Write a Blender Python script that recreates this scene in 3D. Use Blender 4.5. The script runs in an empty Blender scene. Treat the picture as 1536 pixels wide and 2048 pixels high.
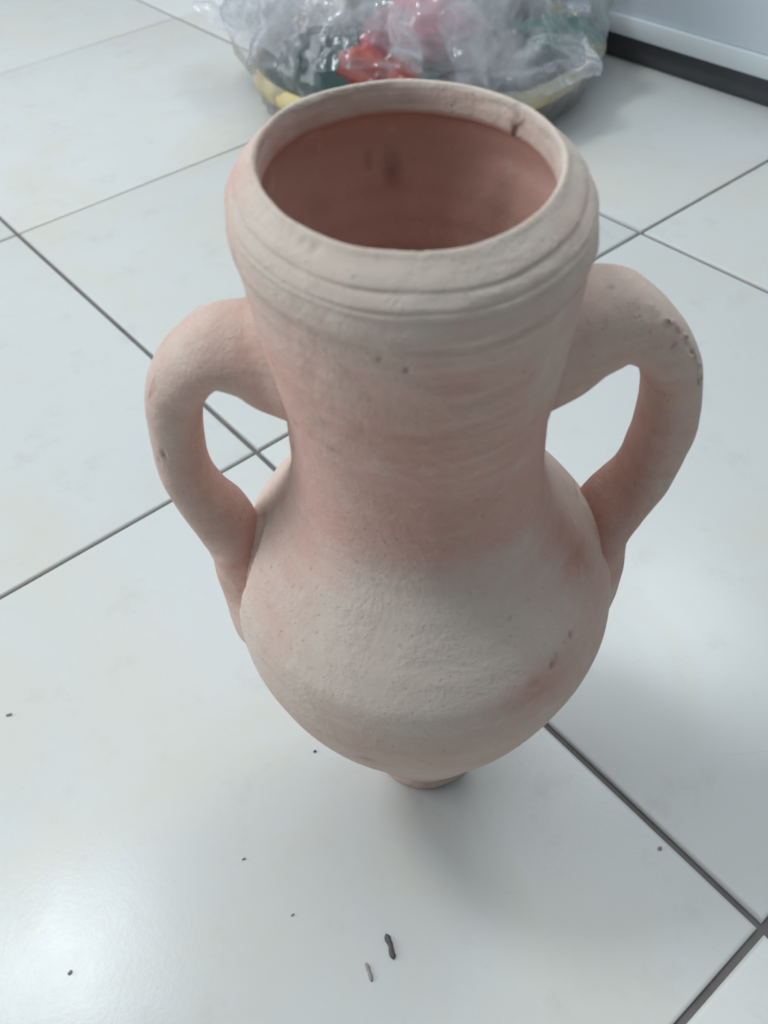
import bpy, bmesh, math, random
import numpy as np
from mathutils import Vector, Matrix, noise

random.seed(4)
scene = bpy.context.scene
COL = scene.collection
S = 0.4                       # one floor tile is 0.4 m; plan numbers below are in tiles
R = math.radians

# ------------------------------------------------------------------ camera
cam_data = bpy.data.cameras.new("camera")
cam = bpy.data.objects.new("camera", cam_data)
COL.objects.link(cam)
right, up, fwd = ((0.995757, -0.067855, -0.06216), (0.092023, 0.734246, 0.672618), (0.0, 0.675484, -0.737375))
m3 = Matrix((right, up, tuple(-c for c in fwd))).transposed()
cam.matrix_world = Matrix.Translation(Vector((-0.02579, -0.47003, 1.00273)) * S) @ m3.to_4x4()
cam_data.sensor_fit = 'VERTICAL'
cam_data.sensor_height = 24.0
cam_data.lens = 1732.57 / 2048 * 24.0
cam_data.clip_start = 0.01
cam_data.clip_end = 100
cam_data.dof.use_dof = True
cam_data.dof.focus_distance = 0.385
cam_data.dof.aperture_fstop = 9.0
scene.camera = cam

# ------------------------------------------------------------------ world and lamps
world = bpy.data.worlds.new("World")
scene.world = world
world.use_nodes = True
bg = world.node_tree.nodes["Background"]
bg.inputs[0].default_value = (0.84, 0.93, 1.0, 1)
bg.inputs[1].default_value = 0.18


def area(name, loc, target, sx, sy, power, color):
    d = bpy.data.lights.new(name, 'AREA')
    d.shape = 'RECTANGLE'
    d.size, d.size_y, d.energy, d.color = sx, sy, power, color
    o = bpy.data.objects.new(name, d)
    COL.objects.link(o)
    o.location = loc
    o.rotation_euler = (Vector(target) - Vector(loc)).to_track_quat('-Z', 'Y').to_euler()
    return o


area("ceiling_lamp", (-1.24, 0.62, 2.6), (-1.24, 0.62, 0), 0.52, 0.52, 25, (0.90, 0.97, 1.0))
area("ceiling_glow", (0.1, 0.9, 2.62), (0.1, 0.9, 0), 3.4, 2.6, 33, (0.86, 0.95, 1.0))
area("ceiling_lamp", (1.15, 1.55, 2.6), (1.15, 1.55, 0), 0.62, 0.62, 13, (0.90, 0.97, 1.0))
area("left_fill_light", (-3.0, 0.7, 1.35), (0, 0, 0.15), 2.4, 1.6, 52, (0.92, 0.97, 1.0))  # large soft light added at the left for the pot's left-right contrast
scene.view_settings.view_transform = 'Standard'
scene.view_settings.look = 'None'
scene.view_settings.exposure = 0.0
scene.view_settings.gamma = 1.0
scene.cycles.use_denoising = True
scene.cycles.max_bounces = 10
scene.cycles.transparent_max_bounces = 24


# ------------------------------------------------------------------ helpers
def srgb(r, g, b):
    return tuple(((c / 255) / 12.92 if c / 255 <= 0.04045 else ((c / 255 + 0.055) / 1.055) ** 2.4) for c in (r, g, b)) + (1,)


def link(o, parent=None):
    COL.objects.link(o)
    if parent:
        o.parent = parent
    return o


def mesh_obj(name, verts, faces, mat, parent=None, smooth=True):
    me = bpy.data.meshes.new(name)
    me.from_pydata([tuple(v) for v in verts], [], [tuple(int(i) for i in f) for f in faces])
    me.materials.append(mat)
    if smooth:
        me.polygons.foreach_set("use_smooth", [True] * len(me.polygons))
    me.update()
    return link(bpy.data.objects.new(name, me), parent)


def tag(o, label=None, cat=None, group=None, kind=None):
    for k, v in (("label", label), ("category", cat), ("group", group), ("kind", kind)):
        if v:
            o[k] = v
    return o


class NT:
    """small node-tree builder"""

    def __init__(self, name):
        self.m = bpy.data.materials.new(name)
        self.m.use_nodes = True
        self.t = self.m.node_tree
        self.n = self.t.nodes
        self.b = self.n["Principled BSDF"]
        self.out = self.n["Material Output"]

    def node(self, typ, **kw):
        n = self.n.new(typ)
        for k, v in kw.items():
            if hasattr(n, k) and k not in n.inputs:
                setattr(n, k, v)
            else:
                self.put(n, k, v)
        return n

    def put(self, n, k, v):
        if isinstance(v, bpy.types.NodeSocket):
            self.t.links.new(v, n.inputs[k])
        else:
            n.inputs[k].default_value = v

    def coords(self):
        return self.node("ShaderNodeTexCoord").outputs["Object"]

    def noise(self, scale, detail=4, rough=0.55, vec=None, dist=0.0):
        n = self.node("ShaderNodeTexNoise")
        for k, v in (("Scale", scale), ("Detail", detail), ("Roughness", rough), ("Distortion", dist)):
            n.inputs[k].default_value = v
        self.t.links.new(vec or self.coords(), n.inputs["Vector"])
        return n.outputs["Fac"]

    def mapping(self, scale, vec=None):
        n = self.node("ShaderNodeMapping")
        n.inputs["Scale"].default_value = scale
        self.t.links.new(vec or self.coords(), n.inputs["Vector"])
        return n.outputs[0]

    def ramp(self, fac, stops):
        n = self.node("ShaderNodeValToRGB")
        e = n.color_ramp.elements
        while len(e) < len(stops):
            e.new(0.5)
        for x, (p, c) in zip(e, stops):
            x.position = p
            x.color = c if len(c) == 4 else tuple(c) + (1,)
        self.t.links.new(fac, n.inputs[0])
        return n.outputs[0]

    def math(self, op, a, b=0.0, c=None):
        n = self.node("ShaderNodeMath", operation=op)
        for i, v in enumerate((a, b, c)):
            if v is None:
                continue
            if isinstance(v, bpy.types.NodeSocket):
                self.t.links.new(v, n.inputs[i])
            else:
                n.inputs[i].default_value = v
        return n.outputs[0]

    def mix(self, fac, a, b, blend='MIX'):
        n = self.node("ShaderNodeMix", data_type='RGBA', blend_type=blend)
        for i, v in ((0, fac), (6, a), (7, b)):
            if isinstance(v, bpy.types.NodeSocket):
                self.t.links.new(v, n.inputs[i])
            else:
                n.inputs[i].default_value = v
        return n.outputs[2]

    def bump(self, height, strength, dist=0.001, normal=None):
        n = self.node("ShaderNodeBump")
        n.inputs["Strength"].default_value = strength
        n.inputs["Distance"].default_value = dist
        self.t.links.new(height, n.inputs["Height"])
        if normal:
            self.t.links.new(normal, n.inputs["Normal"])
        return n.outputs[0]

    def set(self, **kw):
        for k, v in kw.items():
            self.put(self.b, k.replace("_", " "), v)
        return self.m


# ------------------------------------------------------------------ materials
def clay_material():
    t = NT("fired_clay")
    at = t.node("ShaderNodeAttribute", attribute_name="surface")
    sep = t.node("ShaderNodeSeparateColor")
    t.t.links.new(at.outputs["Color"], sep.inputs[0])
    slip, red, mark = sep.outputs[0], sep.outputs[1], sep.outputs[2]
    big = t.noise(22, 4, 0.55)
    mid = t.noise(75, 5, 0.6)
    streak = t.noise(1.0, 4, 0.6, t.mapping((28, 28, 260)))
    fine = t.noise(700, 3, 0.7)
    blot = t.noise(40, 6, 0.62, dist=0.6)
    f = t.math('ADD', slip, t.math('MULTIPLY', t.math('SUBTRACT', big, 0.5), 0.75))
    f = t.math('ADD', f, t.math('MULTIPLY', t.math('SUBTRACT', blot, 0.5), 0.65))
    f = t.math('ADD', f, t.math('MULTIPLY', t.math('SUBTRACT', mid, 0.5), 0.45))
    f = t.math('ADD', f, t.math('MULTIPLY', t.math('SUBTRACT', streak, 0.5), 0.55))
    f = t.math('ADD', f, t.math('MULTIPLY', t.math('SUBTRACT', fine, 0.5), 0.3))
    red = t.math('MULTIPLY', red, t.ramp(blot, [(0.36, (0.3,) * 3), (0.6, (1,) * 3)]))
    clay = t.mix(big, srgb(206, 166, 154), srgb(216, 180, 169))
    clay = t.mix(red, clay, srgb(186, 126, 110))
    col = t.mix(t.ramp(f, [(0.15, (0, 0, 0)), (0.42, (0.42,) * 3), (0.82, (1, 1, 1))]), clay, srgb(214, 200, 188))
    grit = t.ramp(t.noise(520, 2, 0.5), [(0.66, (0, 0, 0)), (0.74, (1, 1, 1))])
    col = t.mix(t.math('MULTIPLY', grit, 0.2), col, srgb(138, 108, 98))
    chalk = t.ramp(t.noise(130, 4, 0.7), [(0.58, (0, 0, 0)), (0.72, (1, 1, 1))])
    col = t.mix(t.math('MULTIPLY', chalk, 0.28), col, srgb(232, 222, 210))
    col = t.mix(mark, col, srgb(104, 72, 62))
    # turning marks, patches of pits and patches worn smooth
    patch = t.ramp(blot, [(0.4, (0.15,) * 3), (0.62, (1,) * 3)])
    h = t.math('MULTIPLY', t.math('ADD', t.math('MULTIPLY', fine, 0.6), t.math('MULTIPLY', t.noise(1.0, 4, 0.65, t.mapping((260, 260, 560))), 0.5)), patch)
    h = t.math('ADD', h, t.math('MULTIPLY', t.noise(1.0, 3, 0.6, t.mapping((14, 14, 330))), 0.30))
    h = t.math('SUBTRACT', h, t.math('MULTIPLY', grit, 0.25))
    h = t.math('ADD', h, t.math('MULTIPLY', chalk, 0.06))
    h = t.math('MULTIPLY', h, at.outputs["Alpha"])
    nrm = t.bump(h, 0.75, 0.0009)
    t.b.inputs["Specular IOR Level"].default_value = 0.2
    return t.set(Base_Color=col, Roughness=0.92, Normal=nrm)


def tile_material():
    t = NT("glazed_floor_tile")
    oi = t.node("ShaderNodeObjectInfo").outputs["Random"]
    n1 = t.noise(7, 4, 0.6)
    n2 = t.noise(60, 5, 0.65)
    col = t.mix(n1, srgb(214, 216, 214), srgb(225, 226, 224))
    col = t.mix(t.math('MULTIPLY', oi, 0.6), col, srgb(208, 211, 208))
    dirt = t.ramp(t.noise(26, 6, 0.7), [(0.56, (0, 0, 0)), (0.8, (1, 1, 1))])
    col = t.mix(t.math('MULTIPLY', dirt, 0.34), col, srgb(176, 172, 158))
    stain = t.ramp(t.noise(5.5, 5, 0.7, dist=0.8), [(0.47, (0, 0, 0)), (0.66, (1, 1, 1))])
    col = t.mix(t.math('MULTIPLY', stain, 0.45), col, srgb(216, 211, 194))
    dust = t.ramp(t.noise(950, 2, 0.5), [(0.72, (0, 0, 0)), (0.78, (1, 1, 1))])
    col = t.mix(t.math('MULTIPLY', dust, 0.35), col, srgb(150, 146, 140))
    scuff = t.ramp(t.noise(1.0, 3, 0.5, t.mapping((9, 240, 1))), [(0.70, (0, 0, 0)), (0.76, (1, 1, 1))])
    col = t.mix(t.math('MULTIPLY', scuff, 0.16), col, srgb(150, 150, 150))
    rough = t.math('ADD', 0.21, t.math('MULTIPLY', n2, 0.09))
    h = t.math('ADD', t.math('MULTIPLY', t.noise(420, 3, 0.6), 0.35), t.noise(18, 2, 0.5))
    t.b.inputs["Specular IOR Level"].default_value = 0.34
    return t.set(Base_Color=col, Roughness=rough, Normal=t.bump(h, 0.10, 0.0012))


def plain(name, c1, c2, rough, scale=60, bump=0.2, dist=0.0006, **kw):
    t = NT(name)
    n = t.noise(scale, 5, 0.6)
    return t.set(Base_Color=t.mix(n, srgb(*c1), srgb(*c2)), Roughness=rough, Normal=t.bump(n, bump, dist), **kw)


M_CLAY = clay_material()
M_TILE = tile_material()
M_GROUT = plain("grey_grout", (84, 80, 82), (142, 136, 132), 0.9, 45, 0.6)


def film_material():
    t = NT("clear_plastic_film")
    n = t.noise(11, 4, 0.6, dist=0.7)
    n2 = t.noise(70, 4, 0.6, dist=1.2)
    nrm = t.bump(n2, 0.12, 0.003)
    tr = t.node("ShaderNodeBsdfTransparent")
    tr.inputs[0].default_value = (0.97, 0.98, 1, 1)
    df = t.node("ShaderNodeBsdfDiffuse")
    df.inputs[0].default_value = srgb(246, 248, 252)
    tl = t.node("ShaderNodeBsdfTranslucent")
    tl.inputs[0].default_value = srgb(246, 248, 252)
    gl = t.node("ShaderNodeBsdfGlossy")
    gl.inputs["Roughness"].default_value = 0.12
    for x in (df, tl, gl):
        t.t.links.new(nrm, x.inputs["Normal"])
    fr = t.node("ShaderNodeLayerWeight")
    fr.inputs[0].default_value = 0.25
    t.t.links.new(nrm, fr.inputs["Normal"])

    def ms(fac, a, b):
        x = t.node("ShaderNodeMixShader")
        if isinstance(fac, bpy.types.NodeSocket):
            t.t.links.new(fac, x.inputs[0])
        else:
            x.inputs[0].default_value = fac
        t.t.links.new(a.outputs[0], x.inputs[1])
        t.t.links.new(b.outputs[0], x.inputs[2])
        return x

    milky = ms(0.4, df, tl)
    at = t.node("ShaderNodeAttribute", attribute_name="layers")
    base = ms(t.math('MULTIPLY', t.ramp(n, [(0.36, (0.12,) * 3), (0.62, (1.0,) * 3)]), at.outputs["Fac"]), tr, milky)
    fac = t.math('ADD', t.math('MULTIPLY', fr.outputs["Fresnel"], 0.5), 0.03)
    full = ms(fac, base, gl)
    t.t.links.new(full.outputs[0], t.out.inputs[0])
    return t.m


M_FILM = film_material()
M_PANEL = plain("white_enamel", (212, 220, 230), (216, 224, 232), 0.35, 30, 0.03)
M_TRIM = plain("white_trim", (214, 222, 226), (220, 228, 231), 0.4, 30, 0.03)
M_KICK = plain("dark_plinth", (70, 72, 76), (84, 82, 86), 0.6, 40, 0.1)
M_STRAW = plain("yellow_straw", (204, 186, 128), (222, 206, 156), 0.6, 120, 0.5)
M_GREEN = plain("dark_green_lining", (22, 66, 58), (40, 98, 84), 0.5, 45, 0.6, 0.004)
M_TEAL = plain("green_wrapping", (34, 110, 84), (52, 136, 104), 0.45, 60, 0.5, 0.003)
M_PINK = plain("pink_wrapping", (205, 40, 84), (224, 66, 100), 0.4, 60, 0.5, 0.003)
M_RED = plain("orange_red_wrapping", (226, 66, 44), (238, 92, 66), 0.4, 60, 0.5, 0.003)
M_BROWN = plain("brown_wrapping", (92, 74, 84), (124, 104, 112), 0.5, 60, 0.5, 0.003)
M_BASE = plain("brown_straw", (140, 122, 104), (164, 146, 124), 0.7, 120, 0.5)
M_DARK = plain("dark_debris", (84, 78, 80), (116, 106, 104), 0.8, 500, 0.6)
M_PALE = plain("grey_debris", (146, 142, 142), (172, 166, 162), 0.8, 500, 0.6)

# ------------------------------------------------------------------ floor
ER = np.array((0.5781, 0.8160))      # picture-right and picture-forward axes in tile-grid coordinates
EF = np.array((-0.8160, 0.5781))
FOOT = np.array((1.639, -0.163))


def grid2world(i, j, z=0.0):
    d = np.array((i, j)) - FOOT
    return (float(d @ ER) * S, float(d @ EF) * S, z * S)


OFFS = {(0, 0): (-0.006, -0.002), (1, 0): (0.002, 0.004), (2, 0): (-0.004, -0.004), (1, 1): (0.0, 0.001)}


def corner(i, j):
    if (i, j) in OFFS:
        o = OFFS[(i, j)]
    else:
        q = random.Random(i * 91 + j * 17)
        o = (q.uniform(-.002, .002), q.uniform(-.002, .002))
    return np.array((i + o[0], j + o[1]))


floor = mesh_obj("floor", [grid2world(i, j, -0.0080) for i, j in ((-6, -6), (7, -6), (7, 5), (-6, 5))], [(0, 1, 2, 3)], M_GROUT, smooth=False)
tag(floor, kind="structure")


def make_tile(i, j):
    c = [corner(i, j), corner(i + 1, j), corner(i + 1, j + 1), corner(i, j + 1)]
    gj = {0: 0.0045, 1: 0.0056, 2: 0.0056}
    hw = [gj.get(j, 0.0037), 0.0037 if i + 1 != 2 else 0.0041, gj.get(j + 1, 0.0037), 0.0037 if i != 2 else 0.0041]   # half joint: bottom, right, top, left
    q = random.Random(i * 7 + j * 131)
    z0 = q.uniform(-0.0004, 0.0004)
    tx, ty = q.uniform(-.0006, .0006), q.uniform(-.0006, .0006)
    verts, faces = [], []
    prof = [(0.0, -0.0085), (0.0, -0.0032), (0.0010, -0.0014), (0.0026, -0.0004), (0.0046, 0.0)]
    for ins, z in prof:
        l, r_, b, t_ = hw[3] + ins, hw[1] + ins, hw[0] + ins, hw[2] + ins
        for k, (di, dj) in enumerate(((l, b), (-r_, b), (-r_, -t_), (l, -t_))):
            p = c[k] + np.array((di, dj))
            verts.append(grid2world(p[0], p[1], z + z0 + tx * (p[0] - i - .5) + ty * (p[1] - j - .5) - 0.0008))
    n = len(prof)
    for a in range(n - 1):
        for k in range(4):
            k2 = (k + 1) % 4
            faces.append((a * 4 + k, a * 4 + k2, a * 4 + 4 + k2, a * 4 + 4 + k))
    faces.append(tuple(range((n - 1) * 4, n * 4)))
    o = mesh_obj("tile", verts, faces, M_TILE, floor, smooth=True)
    me = o.data
    me.polygons[len(faces) - 1].use_smooth = True
    me.set_sharp_from_angle(angle=R(60))
    return o


for i in range(-5, 6):
    for j in range(-5, 4):
        make_tile(i, j)

# ------------------------------------------------------------------ amphora
OFF, TILT = (-0.0002, 0.03586), (0.01236, 0.04336)
RIM, ELL = (-0.00329, 0.07298), (0.04945, 0.03659)
AX0 = np.array((OFF[0] * S, OFF[1] * S, 0.0))


def place(a, b, z):
    """vessel coordinates (a, b across, z up, in tiles) -> metres from the foot: the leaning axis, sloping rim and slight oval of the hand-made pot"""
    a, b, z = np.broadcast_arrays(np.asarray(a, float), np.asarray(b, float), np.asarray(z, float))
    w = np.clip((z - .25) / .35, 0, 1)
    w = w * w * (3 - 2 * w)
    m00, m01, m11 = 1 + ELL[0] * w, ELL[1] * w, 1 - ELL[0] * w
    det = m00 * m11 - m01 * m01
    a0, b0 = (m11 * a - m01 * b) / det, (m00 * b - m01 * a) / det
    z = z + w * (RIM[0] * a + RIM[1] * b)
    return np.stack([a0 + TILT[0] * z, b0 + TILT[1] * z, z], -1) * S


def pchip(xk, yk, x):
    xk, yk, x = map(np.asarray, (xk, yk, x))
    h = np.diff(xk)
    d = np.diff(yk) / h
    m = np.zeros(len(xk))
    for k in range(1, len(xk) - 1):
        if d[k - 1] * d[k] > 0:
            w1, w2 = 2 * h[k] + h[k - 1], h[k] + 2 * h[k - 1]
            m[k] = (w1 + w2) / (w1 / d[k - 1] + w2 / d[k])
    m[0], m[-1] = d[0], d[-1]
    k = np.clip(np.searchsorted(xk, x) - 1, 0, len(h) - 1)
    t = (x - xk[k]) / h[k]
    return ((1 + 2 * t) * (1 - t) ** 2 * yk[k] + t * (1 - t) ** 2 * h[k] * m[k] + t * t * (3 - 2 * t) * yk[k + 1] + t * t * (t - 1) * h[k] * m[k + 1])


PZ = [0.027, 0.045, 0.090, 0.135, 0.188, 0.240, 0.285, 0.330, 0.3755, 0.4000, 0.4206, 0.4420, 0.4656, 0.4850, 0.5107, 0.5557, 0.5933, 0.6308, 0.6609, 0.6909, 0.7135, 0.7322]
PR = [0.0540, 0.0600, 0.0835, 0.1055, 0.1303, 0.1545, 0.1700, 0.1797, 0.1765, 0.1640, 0.1475, 0.1305, 0.1165, 0.1110, 0.1085, 0.1080, 0.1125, 0.1180, 0.1215, 0.1245, 0.1262, 0.1235]


def r_out(z):
    return pchip(PZ, PR, np.clip(z, PZ[0], PZ[-1]))


NSEG = 288
# outer wall, as (radius, height) pairs from the foot up over the lip and down the inside
foot_prof = [(0.0, 0.004), (0.030, 0.004), (0.056, 0.002), (0.0630, 0.0005), (0.0645, 0.003), (0.0635, 0.010), (0.0605, 0.016), (0.0565, 0.0200), (0.0545, 0.0230)]
zz = np.linspace(0.027, 0.722, 190)
rr = r_out(zz)
# throwing ridges: (height, size) steps that stand proud above a fine groove
for zc, amp in ((0.7056, .0024), (0.7125, .0009), (0.697, .0009), (0.688, .0006), (0.664, .0005), (0.640, .0004), (0.47, .0004), (0.44, .0004), (0.405, .0005), (0.36, .0004)):
    rr = rr + amp * np.exp(-((zz - zc - .003) / .004) ** 2) - amp * .8 * np.exp(-((zz - zc + .002) / .002) ** 2)
body_prof = list(zip(rr, zz))
rim_out = [(0.1256, 0.7228), (0.1259, 0.7243), (0.1258, 0.7256), (0.1246, 0.7262), (0.1240, 0.7270), (0.1243, 0.7282), (0.1241, 0.7294), (0.1230, 0.7310), (0.1216, 0.7328), (0.1200, 0.7346), (0.1186, 0.7353), (0.1179, 0.7361), (0.1180, 0.7371), (0.1174, 0.7385), (0.1156, 0.7404), (0.1130, 0.7425),
           (0.1100, 0.7450), (0.1070, 0.7472), (0.1055, 0.7488), (0.1040, 0.7510), (0.1022, 0.7510), (0.1009, 0.7500), (0.1006, 0.7482), (0.0997, 0.7462), (0.0999, 0.7435), (0.0990, 0.7412), (0.0992, 0.7375),
           (0.0988, 0.7330), (0.0993, 0.7295), (0.1010, 0.7272), (0.1035, 0.7260)]
zi = np.linspace(0.7235, 0.06, 90)
ri = np.minimum(r_out(zi) - 0.0185, 0.165) + .0007 * np.sin(zi * 260) + .0004 * np.sin(zi * 610)
ri = np.maximum(ri, 0.02)
inner_prof = list(zip(ri, zi)) + [(0.03, 0.045), (0.012, 0.042), (0.0, 0.042)]


def mark_field(az, z, spots):
    f = np.zeros_like(z)
    for a0, z0, sa, sz, amp in spots:
        da = (az - a0 + 180) % 360 - 180
        f += amp * np.exp(-(da / sa) ** 2 - ((z - z0) / sz) ** 2)
    return f


# where the pale slip lies, where the clay shows red, and small dark flaws: (azimuth deg, height, spread deg, spread, amount)
SLIP_SPOTS = [(-95, 0.415, 40, 0.040, 0.45), (-112, 0.44, 30, 0.04, 0.2), (-62, 0.376, 20, 0.026, -0.55), (-150, 0.44, 24, 0.06, -0.38), (-22, 0.43, 18, 0.05, -0.5),
              (-100, 0.735, 80, 0.02, 0.15), (-60, 0.40, 25, 0.03, -0.1), (-90, 0.55, 55, 0.07, -0.12), (-140, 0.66, 25, 0.05, -0.1), (60, 0.74, 60, 0.03, 0.2), (170, 0.735, 25, 0.03, -0.35)]
RED_SPOTS = [(-104, 0.62, 34, 0.035, 0.40), (-98, 0.545, 36, 0.040, 0.34), (-88, 0.515, 26, 0.018, 0.22), (-62, 0.378, 13, 0.020, 0.5), (-64, 0.387, 3, 0.004, 0.5), (-72, 0.413, 4, 0.008, 0.4),
             (-50, 0.386, 12, 0.014, 0.3), (-92, 0.735, 10, 0.003, 0.3), (-24, 0.425, 11, 0.028, 0.75), (-70, 0.66, 18, 0.01, 0.25)]
DARK_SPOTS = [(-106.3, 0.6954, 0.8, .0013, .8), (-99, 0.6885, 0.7, .001, .9), (-53.9, 0.3932, 1.0, .0013, 1.0), (-56, 0.3915, 0.9, .0010, .8), (-46, 0.398, .8, .001, .7), (-107.7, 0.5476, 1.0, .0015, .4),
              (-86.9, 0.54, .7, .0012, .4), (157, 0.7324, 1.4, .0018, .7), (-162.7, 0.7128, 1.2, .0025, .4), (-150, 0.59, 1.2, .003, .5), (-165, 0.54, 1.2, .0035, .6), (-69, 0.716, 4, .0008, .4),
              (-112, 0.289, 2.2, .004, .35), (45.8, 0.7485, 2.2, .002, .45), (-35, 0.60, 1, .002, .4)]
for k in range(24):
    DARK_SPOTS.append((random.uniform(-180, 0), random.choice((random.uniform(.1, .45), random.uniform(.45, .74))), random.uniform(.25, .6), random.uniform(.0005, .0011), random.uniform(.2, .6)))


def build_amphora():
    root = bpy.data.objects.new("amphora", None)
    link(root)
    root.location = AX0
    root.empty_display_size = 0.05
    tag(root, "two-handled unglazed terracotta amphora with pale slip standing on the tiled floor", "amphora")
    prof = foot_prof + body_prof + rim_out + inner_prof
    n_foot, n_body, n_rim = len(foot_prof), len(body_prof), len(rim_out)
    P = np.array(prof)
    NR = len(P)
    th = np.linspace(-math.pi, math.pi, NSEG, endpoint=False)
    rad = np.repeat(P[:, 0:1], NSEG, 1)
    z = np.repeat(P[:, 1:2], NSEG, 1)
    TH = np.repeat(th[None], NR, 0)
    AZ = np.degrees(TH)
    outer = np.arange(NR) < n_foot + n_body + 14
    # unevenness of a hand-thrown pot
    wob = np.zeros_like(rad)
    for a in range(NR):
        zc = P[a, 1]
        for b in range(0, NSEG):
            p = (math.cos(th[b]) * 2.2, math.sin(th[b]) * 2.2, zc * 9)
            wob[a, b] = noise.noise(p) * .0012
    amp = np.clip(P[:, 0] / .08, 0, 1)[:, None]
    rad = rad + wob * amp
    # ridges that come and go round the rim
    fine = np.zeros_like(rad)
    for a in range(n_foot + n_body - 40, n_foot + n_body + n_rim):
        for b in range(NSEG):
            q = (math.cos(th[b]) * 3, math.sin(th[b]) * 3, P[a, 1] * 320)
            fine[a, b] = noise.noise(q) * .0009 + noise.noise((math.cos(th[b]) * 9, math.sin(th[b]) * 9, P[a, 1] * 90)) * .0005
    rad = rad + fine
    back = np.clip((z - .66) / .09, 0, 1)
    back = back * back * (3 - 2 * back)
    dz = -.0060 * back * np.clip(np.sin(TH + .12), 0, 1) ** 1.4      # the mouth dips at the back
    dz0 = dz.copy()
    # chips: (azimuth, row radius, depth) on the lip
    lip = np.zeros(NR)
    lip[n_foot + n_body + 8:n_foot + n_body + n_rim - 3] = 1
    for a0, r0, sa, sr, dep in ((31, 0.0995, 2.0, .0030, .0040), (45.8, .119, 1.6, .0035, .0035), (-93, .1015, .9, .002, .0009), (-128, .108, 2, .002, .0016), (-133, .108, 1.4, .002, .0014)):
        da = (AZ - a0 + 180) % 360 - 180
        g = np.exp(-np.abs(da / sa) ** 3 - np.abs((rad - r0) / sr) ** 3) * lip[:, None]
        dz -= dep * g
    dark = mark_field(AZ, z, DARK_SPOTS)
    dark = np.clip(dark, 0, 1)
    chip = np.clip(-(dz - dz0) / .006, 0, 1)
    rad = rad - .0016 * dark * outer[:, None] - 0.0012 * (mark_field(AZ, z, [(-63, .385, 2.5, .004, 1), (-112, .289, 2.4, .004, 1.6)])) * outer[:, None]
    seam = np.zeros_like(z)
    for line in (((176, .422), (180, .420), (185.6, .411), (188.8, .400), (190.9, .390), (191.8, .378), (192.2, .366)), ((15, .398), (6, .408), (-3, .402), (-10.3, .390), (-11.8, .379), (-13.0, .366))):
        for (a1, z1), (a2, z2) in zip(line[:-1], line[1:]):
            for u in np.linspace(0, 1, 6):
                seam = np.maximum(seam, mark_field(AZ, z, [(a1 + (a2 - a1) * u, z1 + (z2 - z1) * u, 1.7, .0042, 1.0)]))
    rad = rad - .0060 * seam * outer[:, None]
    X = place(rad * np.cos(TH), rad * np.sin(TH) + 0.018 * np.clip(1 - z / .034, 0, 1) * (np.arange(NR) < n_foot + 6)[:, None], z + dz)
    # surface colour fields
    base = np.interp(P[:, 1], [0, .03, .2, .30, .36, .44, .475, .50, .56, .64, .68, .70, .72, .76], [.45, .48, .50, .56, .68, .70, .56, .28, .2, .25, .36, .50, .66, .80])[:, None]
    slip = base + mark_field(AZ, z, SLIP_SPOTS)
    inner = np.arange(NR) >= n_foot + n_body + n_rim - 8
    zin = P[:, 1][:, None] + 0 * AZ
    band = np.clip((zin - .7275 + .0015 * np.cos(np.radians(AZ - 60)) ) / .006, 0, 1) * (.85 - .35 * np.clip(np.cos(np.radians(AZ - 180)), 0, 1))
    slip[inner] = (band - .12)[inner]
    red = np.clip(mark_field(AZ, z, RED_SPOTS), 0, 1)
    red[inner] = 0.16 * (1 - band[inner]) + .15 * mark_field(AZ[inner], z[inner], [(92, .66, 8, .02, 1.0)])
    red[inner] = np.clip(red[inner] + mark_field(AZ[inner], z[inner], [(88, .665, 7, .012, .3)]), 0, 1)
    inner_mark = mark_field(AZ, z, [(32, .734, 1.6, .005, 1.0), (29.5, .740, 2.6, .0022, 1.0), (27, .7425, 1.8, .0012, .9), (90, .68, 4, .012, .5), (100, .69, 2, .005, .4)]) * inner[:, None]
    dk = np.clip(dark * outer[:, None] + chip * .55 + inner_mark, 0, 1)
    for a in range(n_foot + n_body + n_rim - 3, min(NR, n_foot + n_body + n_rim + 40)):
        for b in range(NSEG):
            p = (math.cos(th[b]) * 2.3, math.sin(th[b]) * 2.3, P[a, 1] * 22)
            v = noise.noise(p)
            dk[a, b] = max(dk[a, b], max(0, v - .25) * .6 * (P[a, 1] < .70))
    relief = np.ones_like(dk)
    relief[inner] = np.maximum(band, .3)[inner]
    colr = np.stack([np.clip(slip, 0, 1), red, dk, relief], -1)
    # vertex normals of the whole pot, so the parts shade as one surface
    ds = np.gradient(X, axis=0)
    dt = np.roll(X, -1, 1) - np.roll(X, 1, 1)
    N = np.cross(dt, ds)
    N /= np.linalg.norm(N, axis=2)[..., None] + 1e-12
    N[0] = (0, 0, -1)
    N[-1] = (0, 0, 1)

    def part(name, r0, r1):
        rows = r1 - r0
        V = X[r0:r1].reshape(-1, 3)
        F = []
        for a in range(rows - 1):
            for b in range(NSEG):
                b2 = (b + 1) % NSEG
                F.append((a * NSEG + b, a * NSEG + b2, (a + 1) * NSEG + b2, (a + 1) * NSEG + b))
        o = mesh_obj(name, V, F, M_CLAY, root)
        at = o.data.color_attributes.new("surface", 'FLOAT_COLOR', 'POINT')
        at.data.foreach_set("color", colr[r0:r1].reshape(-1))
        o.data.normals_split_custom_set_from_vertices(N[r0:r1].reshape(-1, 3))
        return o

    f1, f2, f3 = n_foot, n_foot + n_body, n_foot + n_body + n_rim
    part("foot", 0, f1 + 1)
    part("body", f1, f2 + 1)
    part("rim", f2, f3 + 1)
    part("inner_wall", f3, NR)

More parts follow.
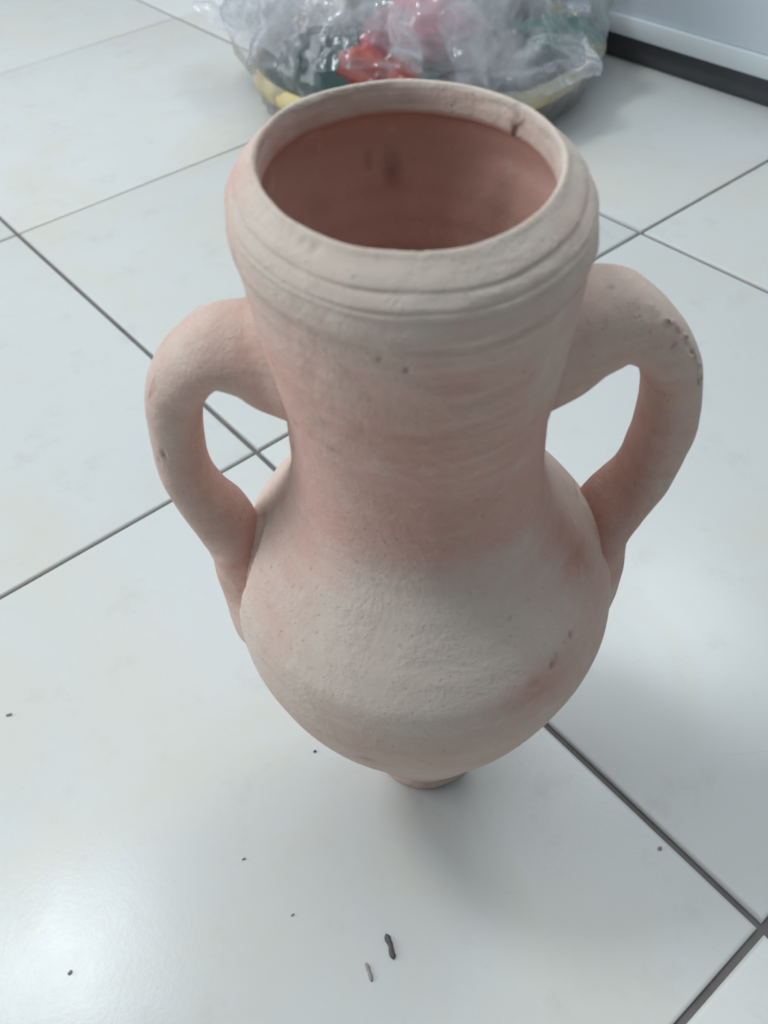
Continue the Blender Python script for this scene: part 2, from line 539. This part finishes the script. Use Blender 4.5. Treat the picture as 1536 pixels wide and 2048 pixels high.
    # ---- handles: an oval strap swept from the neck out and down onto the shoulder, its end smeared down the belly
    def catmull(C, n):
        C = np.array(C)
        C = np.vstack([2 * C[0] - C[1], C, 2 * C[-1] - C[-2]])
        m = len(C) - 3
        out = []
        for s in np.linspace(0, m - 1e-9, n):
            i = int(s)
            t = s - i
            a, b, c, d = C[i:i + 4]
            out.append(.5 * (2 * b + (c - a) * t + (2 * a - 5 * b + 4 * c - d) * t * t + (3 * b - a - 3 * c + d) * t ** 3))
        return np.array(out)

    def handle(az, ctrl, seed, spots, dsp, pw):
        n, mseg = 150, 64
        C = catmull(ctrl, n)
        tg = np.gradient(C[:, :2], axis=0)
        tg /= np.linalg.norm(tg, axis=1)[:, None]
        nr = np.c_[-tg[:, 1], tg[:, 0]]
        ph = np.linspace(0, 2 * math.pi, mseg, endpoint=False)
        ct = np.sign(np.cos(ph)) * np.abs(np.cos(ph)) ** pw
        st = np.sign(np.sin(ph)) * np.abs(np.sin(ph)) ** pw
        rho = C[:, 0, None] + nr[:, 0, None] * C[:, 2, None] * ct
        z = C[:, 1, None] + nr[:, 1, None] * C[:, 2, None] * ct
        w = C[:, 3, None] * st + C[:, 4, None]
        zlow = np.clip((.405 - C[:, 1]) / .04, 0, 1)[:, None]
        rho = rho - zlow * st[None] ** 2 * (.017 + .3 * np.maximum(C[:, 3, None] - .02, 0))
        a = rho * math.cos(az) - w * math.sin(az)
        b = rho * math.sin(az) + w * math.cos(az)
        # soft join with the neck: near it, ease the surface outwards (a thumbed fillet)
        X = place(a, b, z)
        N0 = np.cross(np.gradient(X, axis=0), np.roll(X, -1, 1) - np.roll(X, 1, 1))
        N0 /= np.linalg.norm(N0, axis=2)[..., None] + 1e-12
        s_ = np.linspace(0, 1, n)[:, None] + 0 * ph
        lump = np.zeros_like(s_)
        for i in range(n):
            for k in range(mseg):
                v = X[i, k] * 1000 + seed * 50
                lump[i, k] = noise.noise(Vector(v) * .045) * .0008 + noise.noise(Vector(v) * .16) * .00022
        dark = np.zeros_like(s_)
        for (s0, p0, ss, sp, am, hgt) in spots:
            d = np.exp(-((s_ - s0) / ss) ** 2 - (((ph[None] - p0 + math.pi) % (2 * math.pi) - math.pi) / sp) ** 2)
            lump += hgt * d
            dark += am * d
        X = X + N0 * lump[..., None]
        N0 = np.cross(np.gradient(X, axis=0), np.roll(X, -1, 1) - np.roll(X, 1, 1))
        N0 /= np.linalg.norm(N0, axis=2)[..., None] + 1e-12
        # shade the neck end smoothly into the neck
        rr_ = np.hypot(a, b)
        over = np.clip((rr_ - r_out(z)) / .016, 0, 1)
        over = over * over * (3 - 2 * over)
        slope = (r_out(z + .004) - r_out(z - .004)) / .008
        rad_dir = np.stack([a / rr_, b / rr_, -slope], -1)
        rad_dir /= np.linalg.norm(rad_dir, axis=2)[..., None]
        low = np.clip((.365 - z) / .03, 0, 1)
        near = ((1 - over) * np.where(z > .5, .6, .8 * low))[..., None]
        Nn = N0 * (1 - near) + rad_dir * near
        Nn /= np.linalg.norm(Nn, axis=2)[..., None]
        F = []
        for i in range(n - 1):
            for k in range(mseg):
                k2 = (k + 1) % mseg
                F.append((i * mseg + k, (i + 1) * mseg + k, (i + 1) * mseg + k2, i * mseg + k2))
        F.append(tuple(range(mseg)))
        F.append(tuple(range((n - 1) * mseg + mseg - 1, (n - 1) * mseg - 1, -1)))
        o = mesh_obj("handle", X.reshape(-1, 3), F, M_CLAY, root)
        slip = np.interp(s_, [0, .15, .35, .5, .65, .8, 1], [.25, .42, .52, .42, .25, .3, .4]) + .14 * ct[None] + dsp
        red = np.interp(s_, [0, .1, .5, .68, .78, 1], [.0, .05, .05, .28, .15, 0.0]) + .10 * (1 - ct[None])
        colr = np.stack([np.clip(slip, 0, 1), np.clip(red, 0, 1), np.clip(dark, 0, 1), np.ones_like(slip)], -1)
        at = o.data.color_attributes.new("surface", 'FLOAT_COLOR', 'POINT')
        at.data.foreach_set("color", colr.reshape(-1))
        o.data.normals_split_custom_set_from_vertices(Nn.reshape(-1, 3))
        return o

    # control rows: distance from axis, height, half thickness, half width, sideways shift
    left = [(.0800, .5860, .0460, .044, 0), (.1130, .5965, .0400, .041, 0), (.1390, .6035, .0295, .038, 0), (.1651, .6016, .0240, .036, 0), (.1924, .5758, .0253, .033, 0), (.2043, .5470, .0239, .030, 0), (.2079, .5081, .0226, .028, 0),
            (.2056, .4742, .0221, .0275, 0), (.1959, .4464, .0232, .028, 0), (.1840, .4237, .0260, .030, 0), (.1745, .4030, .0235, .035, .004), (.1785, .3765, .0165, .039, .012), (.1743, .3499, .0148, .038, .024), (.1734, .3220, .0130, .035, .028),
            (.1721, .2980, .0111, .030, .028), (.1660, .2780, .0070, .022, .026), (.1500, .2620, .0040, .012, .024)]
    rt = [(.0800, .5820, .0500, .044, 0), (.1180, .5950, .0455, .042, 0), (.1468, .6025, .0370, .038, 0), (.1735, .6025, .0295, .036, 0), (.1997, .5840, .0247, .033, 0), (.2176, .5571, .0237, .031, 0), (.2263, .5233, .0226, .0295, 0),
          (.2266, .4904, .0226, .029, 0), (.2204, .4590, .0220, .029, 0), (.2088, .4253, .0205, .030, 0), (.1890, .4007, .0195, .035, -.004), (.1800, .3801, .0170, .039, -.012), (.1785, .3548, .0148, .038, -.024), (.1747, .3248, .0150, .035, -.028),
          (.1733, .2984, .0123, .030, -.030), (.1669, .2750, .0078, .022, -.030), (.1500, .2580, .0040, .012, -.028)]
    hs = [(.355, 1.25, .007, .10, .75, -.0007), (.368, .95, .005, .10, .5, -.0004), (.26, .75, .010, .035, .7, -.0004), (.268, .68, .006, .04, .7, -.0003), (.25, .6, .006, .04, .4, .0004)]
    handle(R(175), left, 3, hs, -.02, .88)
    q = random.Random(8)
    sc = []
    for k in range(52):
        u = k / 51
        sc.append((.185 + .155 * u + q.uniform(-.004, .004), 5.62 - .42 * u + q.uniform(-.07, .07), q.uniform(.0018, .0035), q.uniform(.02, .055), q.choice((.0, .3, .75)), q.choice((.0010, .0014, -.0010))))
    sc += [(.165, 5.75, .006, .09, .0, .0009), (.165, 5.75, .0035, .05, .25, -.0006), (.145, 6.1, .004, .06, .6, -.0005), (.105, 6.2, .004, .10, .8, -.0005), (.235, 5.05, .004, .10, .45, -.0004), (.12, 5.35, .004, .05, .4, -.0003), (.50, 5.6, .004, .05, .4, -.0003), (.325, 5.2, .004, .04, .9, -.0006)]
    handle(R(6), rt, 11, sc, .04, .78)
    return root


amphora = build_amphora()

# ------------------------------------------------------------------ debris on the floor


def grain(name, px_world, length, width, height, yaw, mat, label, cat, seed, bend=0.0):
    q = random.Random(seed)
    n, m = 9, 7
    V, F = [], []
    for i in range(n):
        t = i / (n - 1) * 2 - 1
        taper = (1 - abs(t) ** 7) ** .5 if abs(t) < 1 else 0
        for k in range(m):
            a = 2 * math.pi * k / m
            j = 1 + q.uniform(-.42, .42)
            V.append((length / 2 * t, bend * (1 - t * t) + width / 2 * max(taper, .3) * math.cos(a) * j, max(0.0, height / 2 * (1 + math.sin(a) * max(taper, .2) * j)) * 1.0))
    for i in range(n - 1):
        for k in range(m):
            F.append((i * m + k, i * m + (k + 1) % m, (i + 1) * m + (k + 1) % m, (i + 1) * m + k))
    F.append(tuple(range(m - 1, -1, -1)))
    F.append(tuple(range((n - 1) * m, n * m)))
    o = mesh_obj(name, V, F, mat)
    o.location = px_world
    o.rotation_euler = (0, 0, yaw)
    return tag(o, label, cat)

BITS = [
    ("splinter", (-0.0250, -0.0737, 0), 0.0108, 0.0024, 0.0014, R(-76), M_DARK, "larger and darker of two dark slivers on the tile in front of the amphora", "splinter", 1, 0.0002),
    ("splinter", (-0.0347, -0.0829, 0), 0.0078, 0.0016, 0.0009, R(-74), M_PALE, "thin grey sliver beside the larger dark sliver on the front tile", "splinter", 2, 0.0003),
    ("crumb", (-0.2194, 0.0582, 0), 0.0032, 0.0013, 0.0008, R(10), M_PALE, "grey crumb on the white tile at the far left edge of the picture", "crumb", 3),
    ("crumb", (-0.0561, 0.0207, 0), 0.0016, 0.0011, 0.0007, R(40), M_DARK, "tiny dark crumb just left of the amphora foot under the belly", "crumb", 4),
    ("crumb", (-0.1636, -0.0722, 0), 0.0021, 0.0013, 0.0008, R(50), M_PALE, "grey crumb lying in the bright lamp reflection at lower left", "crumb", 5),
    ("crumb", (-0.0672, -0.0569, 0), 0.0017, 0.0007, 0.0005, R(35), M_PALE, "tiny grey crumb on the tile left of the two slivers", "crumb", 6),
    ("crumb", (0.1005, -0.0428, 0), 0.0018, 0.0016, 0.0010, R(0), M_PALE, "tiny grey crumb beside the wide tile joint at lower right", "crumb", 7),
    ("crumb", (-0.0901, -0.0301, 0), 0.0018, 0.0008, 0.0006, R(25), M_PALE, "faint grey crumb on open tile left of the amphora shadow", "crumb", 8),
]
for args in BITS:
    grain(*args)

# ------------------------------------------------------------------ white cabinet with a dark plinth (behind, on the right)


def box_prism(name, corners, z0, z1, mat, parent, bevel=0.0015):
    V = [(x, y, z0) for x, y in corners] + [(x, y, z1) for x, y in corners]
    bm = bmesh.new()
    vs = [bm.verts.new(v) for v in V]
    for f in ((3, 2, 1, 0), (4, 5, 6, 7), (0, 1, 5, 4), (1, 2, 6, 5), (2, 3, 7, 6), (3, 0, 4, 7)):
        bm.faces.new([vs[k] for k in f])
    bmesh.ops.recalc_face_normals(bm, faces=bm.faces)
    if bevel:
        bmesh.ops.bevel(bm, geom=list(bm.edges), offset=bevel, segments=2, affect='EDGES', profile=.5)
    me = bpy.data.meshes.new(name)
    bm.to_mesh(me)
    bm.free()
    me.materials.append(mat)
    me.polygons.foreach_set("use_smooth", [True] * len(me.polygons))
    me.set_sharp_from_angle(angle=R(40))
    return link(bpy.data.objects.new(name, me), parent)


cab = bpy.data.objects.new("cabinet", None)
link(cab)
tag(cab, "white cabinet with dark recessed plinth standing on the floor behind the bag", "cabinet")


def cab_rect(i0, i1, j0, j1):
    return [grid2world(i, j)[:2] for i, j in ((i0, j0), (i1, j0), (i1, j1), (i0, j1))]


box_prism("plinth", cab_rect(0.12, 2.2, 1.694, 2.85), 0.0005, 0.070 * S, M_KICK, cab)
box_prism("bottom_rail", cab_rect(0.10, 2.25, 1.672, 2.9), 0.0705 * S, 0.120 * S, M_TRIM, cab)
box_prism("panel", cab_rect(0.10, 2.25, 1.682, 2.9), 0.1205 * S, 2.1 * S, M_PANEL, cab)

# ------------------------------------------------------------------ wrapped tray and its contents
TX, TY, TR = 0.077, 0.822, 0.188


def lathe(name, prof, mat, parent, seg=96, cx=0.0, cy=0.0):
    V, F = [], []
    for r_, z in prof:
        for k in range(seg):
            a = 2 * math.pi * k / seg
            V.append((cx + r_ * math.cos(a), cy + r_ * math.sin(a), z))
    for a in range(len(prof) - 1):
        for k in range(seg):
            F.append((a * seg + k, a * seg + (k + 1) % seg, (a + 1) * seg + (k + 1) % seg, (a + 1) * seg + k))
    o = mesh_obj(name, V, F, mat, parent)
    o.data.set_sharp_from_angle(angle=R(45))
    return o


tray = bpy.data.objects.new("tray", None)
link(tray)
tray.location = (TX, TY, 0)
tag(tray, "round tray with yellow straw rim and dark green lining inside the plastic bag", "tray")
lathe("base", [(0.0, 0.0005), (.150, .0005), (.158, .004), (.176, .026), (.172, .0275), (.152, .0075), (0, .0070)], M_BASE, tray)
lathe("lining", [(0.0, .0085), (.148, .0085), (.156, .012), (.1735, .0400), (.1715, .0405), (.152, .0125), (.146, .0100), (0, .0098)], M_GREEN, tray)
rim_prof = []
for k in range(13):
    a = 2 * math.pi * k / 12
    rim_prof.append((.1815 + .0055 * math.cos(a), .0400 + .0105 * math.sin(a)))
lathe("rim", rim_prof, M_STRAW, tray)


def packet(name, loc, sx, sy, sz, rot, mat, label, cat, seed):
    """a crumpled wrapped packet: a pillow with pinched ends"""
    bm = bmesh.new()
    bmesh.ops.create_cube(bm, size=1)
    bmesh.ops.subdivide_edges(bm, edges=bm.edges, cuts=9, use_grid_fill=True)
    for v in bm.verts:
        x, y, z = v.co
        pin = 1 - .55 * max(0, abs(x) * 2 - .45) / .55
        edge = (1 - (abs(y) * 2) ** 4 * .5)
        p = Vector((x * sx, y * sy * (.7 + .3 * pin), z * sz * pin * edge))
        d = noise.voronoi(p * 42 + Vector((seed * 3.1, 0, 0)))[0]
        p += p.normalized() * (d[1] - d[0]) * .008
        v.co = p
    me = bpy.data.meshes.new(name)
    bm.to_mesh(me)
    bm.free()
    me.materials.append(mat)
    o = link(bpy.data.objects.new(name, me))
    o.location = loc
    o.rotation_euler = rot
    return tag(o, label, cat)


packet("packet", (0.072, 0.765, 0.074), .11, .085, .055, (R(-35), R(8), R(12)), M_PINK, "pink wrapped packet in the plastic bag behind the amphora rim", "packet", 1)
packet("packet", (0.028, 0.750, 0.050), .08, .05, .04, (R(-10), R(12), R(-8)), M_RED, "orange red packet in the bag in front of the pink packet", "packet", 2)
packet("packet", (0.132, 0.742, 0.050), .075, .06, .055, (R(-15), R(-25), R(30)), M_BROWN, "dark brown packet in the bag right of the orange red packet", "packet", 3)
packet("packet", (0.212, 0.775, 0.050), .10, .06, .05, (R(-20), R(18), R(38)), M_TEAL, "green packet inside the right side of the plastic bag", "packet", 4)
packet("packet", (0.205, 0.930, 0.090), .050, .07, .12, (R(10), R(-5), R(10)), M_GREEN, "tall dark green packet at the back right inside the bag", "packet", 5)


def crumple(p, a1=.034, a2=.013, a3=.004):
    q = p + noise.noise_vector(p * 6) * .03
    return a1 * (abs(noise.noise(q * 10)) - .2) + a2 * (abs(noise.noise(q * 25 + Vector((5, 3, 1)))) - .2) + a3 * noise.noise(p * 70)


def film():
    V, F, MK = [], [], []

    def add_grid(nu, nv, fn, wrap=False, milk=lambda u, v: .6):
        b0 = len(V)
        for i in range(nu):
            for k in range(nv):
                V.append(fn(i / (nu - 1), k / (nv if wrap else nv - 1)))
                MK.append(milk(i / (nu - 1), k / (nv if wrap else nv - 1)))
        for i in range(nu - 1):
            for k in range(nv if wrap else nv - 1):
                k2 = (k + 1) % nv
                F.append((b0 + i * nv + k, b0 + i * nv + k2, b0 + (i + 1) * nv + k2, b0 + (i + 1) * nv + k))

    up_r = [(0, .170), (.06, .185), (.16, .198), (.30, .204), (.45, .185), (.62, .140), (.80, .075), (.90, .035), (1, .060)]
    up_z = [(0, .003), (.06, .010), (.16, .035), (.30, .075), (.45, .120), (.62, .170), (.80, .225), (.90, .265), (1, .330)]

    def dome(u, v):
        a = 2 * math.pi * v
        r_ = float(np.interp(u, [x for x, _ in up_r], [y for _, y in up_r]))
        z = float(np.interp(u, [x for x, _ in up_z], [y for _, y in up_z]))
        fold = math.sin(a * 11 + 2.2 * noise.noise(Vector((math.cos(a) * 2, math.sin(a) * 2, u * 2)))) * .010 * min(1, u * 3)
        p = Vector((r_ * math.cos(a), r_ * math.sin(a), z))
        d = crumple(p + Vector((1, 2, 3))) - .012 + fold
        r2 = max(.01, r_ + d * min(1, u * 8 + .2))
        return (TX + r2 * math.cos(a), TY + r2 * math.sin(a), max(.002, z + .5 * d * min(1, u * 6)))

    add_grid(110, 330, dome, True, lambda u, v: float(np.interp(u, [0, .22, .36, .5, 1], [.06, .36, .58, .76, .80])))

    def sheet(c00, c10, c01, c11, seed, sag=0.0, amp=1.0, milk=.6):
        c00, c10, c01, c11 = map(Vector, (c00, c10, c01, c11))

        def fn(u, v):
            p = c00 * (1 - u) * (1 - v) + c10 * u * (1 - v) + c01 * (1 - u) * v + c11 * u * v
            d = crumple(p * 1.3 + Vector((seed, seed * 2, 0))) * amp
            n_ = (c10 - c00).cross(c01 - c00).normalized()
            e = noise.noise(p * 30 + Vector((seed, 0, 0))) * .010
            q = p + n_ * d + Vector((e * (u - .5) * 2, e * (v - .5), sag * math.sin(u * math.pi)))
            q.z = max(q.z, .0015)
            return tuple(q)
        add_grid(60, 60, fn, milk=lambda u, v: milk * (.55 + .45 * (abs(u - .5) + abs(v - .5))))

    # loose flaps: left wing, right wing, folds over the front, skirts on the floor
    sheet((-.075, .735, .075), (-.168, .880, .075), (-.040, .850, .140), (-.140, .985, .085), 1, milk=.95)
    sheet((-.095, .800, .075), (-.150, .900, .085), (-.020, .720, .105), (-.100, .920, .170), 2, milk=.9)
    sheet((.215, .730, .085), (.300, .850, .085), (.190, .860, .150), (.290, .950, .100), 3, milk=.9)
    sheet((.100, .635, .030), (.232, .680, .045), (.080, .740, .130), (.240, .780, .140), 4, milk=.6)
    sheet((-.050, .680, .085), (.060, .655, .075), (-.040, .760, .150), (.060, .740, .140), 5, milk=.5)
    o = mesh_obj("plastic_bag", V, F, M_FILM)
    o.data.attributes.new("layers", 'FLOAT', 'POINT').data.foreach_set("value", MK)
    return tag(o, "crumpled clear plastic bag wrapped over the tray behind the amphora", "plastic bag")


film()
